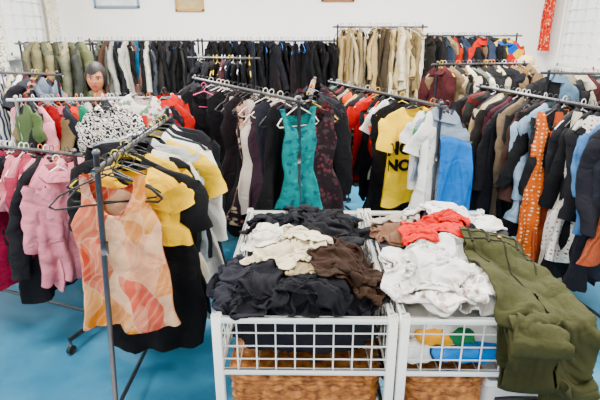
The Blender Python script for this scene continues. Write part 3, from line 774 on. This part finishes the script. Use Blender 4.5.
mb.ell(tuple(P[24,4]+np.array((0,0,.009))),(.009,.009,.004),mb.m(paint('brass_button','#8a7040',.3,.8)),12,6)
mb.build('seams',tr)

# ------------------------------------------------------------ woman
def skinmesh(chains,sub=2):
    verts=[];edges=[];rad=[];roots=[];idx={}
    for ch in chains:
        prev=None
        for k,(p,r) in enumerate(ch):
            key=tuple(round(c,4) for c in p)
            if key in idx: i=idx[key]
            else:
                i=len(verts); idx[key]=i; verts.append(p); rad.append(r)
                if prev is None: roots.append(i)
            if prev is not None: edges.append((prev,i))
            prev=i
    me=bpy.data.meshes.new('sk'); me.from_pydata(verts,edges,[])
    o=bpy.data.objects.new('sk',me); SC.collection.objects.link(o)
    o.modifiers.new('s','SKIN'); sv=me.skin_vertices[0].data
    for i,r in enumerate(rad):
        sv[i].radius=r if isinstance(r,tuple) else (r,r); sv[i].use_root=i in roots
    s=o.modifiers.new('u','SUBSURF'); s.levels=sub; s.render_levels=sub
    dg=bpy.context.evaluated_depsgraph_get(); dg.update()
    nm=bpy.data.meshes.new_from_object(o.evaluated_get(dg)); bpy.data.objects.remove(o); return nm
PX,PY=-1.70,4.02
skin=paint('skin','#b27c60',.55,0,14,.95,.03); hairm=paint('dark_hair','#0d0908',.6,0,60,.7,.3)
topm=paint('dark_knit_top','#3a2730',.85,0,30,.85); legm=paint('navy_trousers','#22242c',.85,0,30,.85)
def P(x,y,z): return (PX+x,PY+y,z)
S=(P(0,0,1.10),(.12,.085))
body=[[(P(0,.02,.80),(.14,.1)),(P(0,.02,.92),(.115,.088)),S,(P(0,-.005,1.165),(.06,.055)),(P(0,-.02,1.21),(.046,.046)),(P(0,-.035,1.27),(.044,.046))],
 [(P(0,.02,.80),(.14,.1)),(P(-.085,.02,.70),.085),(P(-.1,0,.42),.058),(P(-.1,.03,.1),.038),(P(-.1,-.02,.045),.038),(P(-.11,-.13,.035),.03)],
 [(P(0,.02,.80),(.14,.1)),(P(.085,.02,.70),.085),(P(.1,0,.42),.058),(P(.1,.03,.1),.038),(P(.1,-.02,.045),.038),(P(.11,-.13,.035),.03)],
 [S,(P(-.155,.0,1.115),.048),(P(-.20,-.02,.88),.036),(P(-.15,-.22,.86),.025),(P(-.14,-.27,.86),.021)],
 [S,(P(.155,.0,1.115),.048),(P(.20,-.04,.88),.036),(P(.13,-.24,.92),.025),(P(.125,-.29,.925),.021)]]
me=skinmesh(body); me.materials.clear()
for m_ in(skin,topm,legm,RUBBER): me.materials.append(m_)
for p in me.polygons:
    c=p.center; z=c.z; k=1
    if z>1.185: k=0
    elif z<.07: k=3
    elif z<.78 : k=2
    if c.y<PY-.12 and z>.78: k=0
    p.material_index=k; p.use_smooth=True
woman=empty('woman')
o=bpy.data.objects.new('body',me); SC.collection.objects.link(o); o.parent=woman
for sd,(hx,hy,hz) in((-1,(-.14,-.27,.86)),(1,(.125,-.29,.925))):
    ch=[[(P(hx,hy+.01,hz),.02),(P(hx-sd*.003,hy-.03,hz),(.03,.015)),(P(hx-sd*.005,hy-.065,hz-.003),(.034,.013))]]
    for k,(off,ln) in enumerate(((-.029,.055),(-.010,.066),(.010,.070),(.028,.062))):
        x=hx-sd*.005+off*sd*-1; b=hy-.062
        ch.append([(P(x,b,hz+.001*k-.002),.009),(P(x+off*-.15*sd,b-ln*.45,hz+.003),.0085),(P(x+off*-.2*sd,b-ln*.8,hz-.012),.0078),(P(x+off*-.2*sd,b-ln*.95,hz-.034),.006)])
    ch.append([(P(hx-sd*.018,hy-.02,hz+.0005),.012),(P(hx-sd*.046,hy-.045,hz-.008),.010),(P(hx-sd*.052,hy-.075,hz-.02),.008)])
    hm_=skinmesh(ch,1); hm_.materials.clear(); hm_.materials.append(skin)
    for p in hm_.polygons: p.use_smooth=True; p.material_index=0
    h=bpy.data.objects.new('hand_'+('right' if sd<0 else 'left'),hm_); SC.collection.objects.link(h); h.parent=woman
mb=MB(); sm=mb.m(skin); n=64;mm=48; rg=[]
G=lambda x,s: math.exp(-(x/s)**2)
for i in range(mm+1):
    t=pi*i/mm; st=max(math.sin(t),.01); ct=math.cos(t); ring=[]
    for j in range(n):
        p=2*pi*j/n; x=st*math.cos(p);y=st*math.sin(p);z=ct
        k=1-.30*max(0,-z)**1.8; X_=.073*x*k; Z_=.112*z; Y_=.09*y*(1+.02*max(0,-z) if y<0 else 1-.35*max(0,-z))
        if y<0:
            Y_-=.020*G(X_,.012)*G(Z_+.020,.014)+.010*G(X_,.009)*G(Z_-.006,.022)
            Y_+=.010*G(abs(X_)-.030,.016)*G(Z_-.006,.013)
            Y_-=.005*G(abs(X_)-.03,.022)*G(Z_-.030,.010)
            Y_-=.006*G(X_,.022)*G(Z_+.052,.012)+.012*G(X_,.022)*G(Z_+.092,.02)+.004*G(abs(X_)-.045,.018)*G(Z_+.022,.02)
        ring.append((X_,Y_,Z_))
    rg.append(ring)
mb.rings(rg,sm,None,True,True)
ew=mb.m(paint('eye_white','#e8e4de',.2)); ed=mb.m(paint('iris_brown','#20140e',.2)); lp=mb.m(paint('lips','#8e3c3c',.4)); hr=mb.m(hairm)
for s in(-1,1):
    mb.ell((s*.030,-.069,.006),(.014,.011,.0075),ew,14,8); mb.ell((s*.029,-.0775,.0055),(.0062,.004,.0064),ed,10,6)
    mb.tube([(s*.014,-.0775,.012),(s*.03,-.081,.0145),(s*.046,-.070,.009)],.0022,hr,6)
    mb.tube([(s*.013,-.090,.026),(s*.03,-.090,.032),(s*.050,-.074,.026)],[.002,.0035,.0015],hr,6)
    mb.ell((s*.072,.008,-.002),(.009,.018,.030),sm,12,8)
mb.ell((0,-.0905,-.0475),(.021,.006,.0045),lp,14,6); mb.ell((0,-.0895,-.0555),(.018,.006,.005),lp,14,6)
rg=[]
for i in range(41):
    ring=[]
    for j in range(96):
        p=2*pi*j/96; y=math.sin(p); x=math.cos(p)
        front=max(0,min(1,(-y-.30)/.45)); front=front*front*(3-2*front)
        lim=pi*(.86-.50*front+.05*math.sin(p*3+1)*front)
        tt=lim*i/40
        wv=1+.018*math.sin(p*23+tt*3)+.012*math.sin(p*41)
        dn=max(0,tt/pi-.5)*(1-front)*2
        st=math.sin(tt) if tt<pi*.5 else max(math.sin(tt),.80)
        ring.append((.084*st*x*wv*(1+.10*dn),.103*st*y*wv+.008,.127*math.cos(tt)-.01*dn))
    rg.append(ring)
mb.rings(rg,hr,None,True,False)
hd=mb.build('head',woman); hd.location=P(0,-.045,1.335); hd.rotation_euler=(.12,.08,.25)

# ------------------------------------------------------------ light / camera
w=bpy.data.worlds.new('World'); SC.world=w; w.use_nodes=True
bg=w.node_tree.nodes['Background']; bg.inputs[0].default_value=(1,.985,.96,1); bg.inputs[1].default_value=2.7
cam=bpy.data.cameras.new('Camera'); cam.lens=28.8; cam.sensor_width=36; cam.clip_start=.05
co=bpy.data.objects.new('Camera',cam); co.location=(0,0,1.65); co.rotation_euler=(math.radians(90-18.8),0,math.radians(.7))
SC.collection.objects.link(co); SC.camera=co
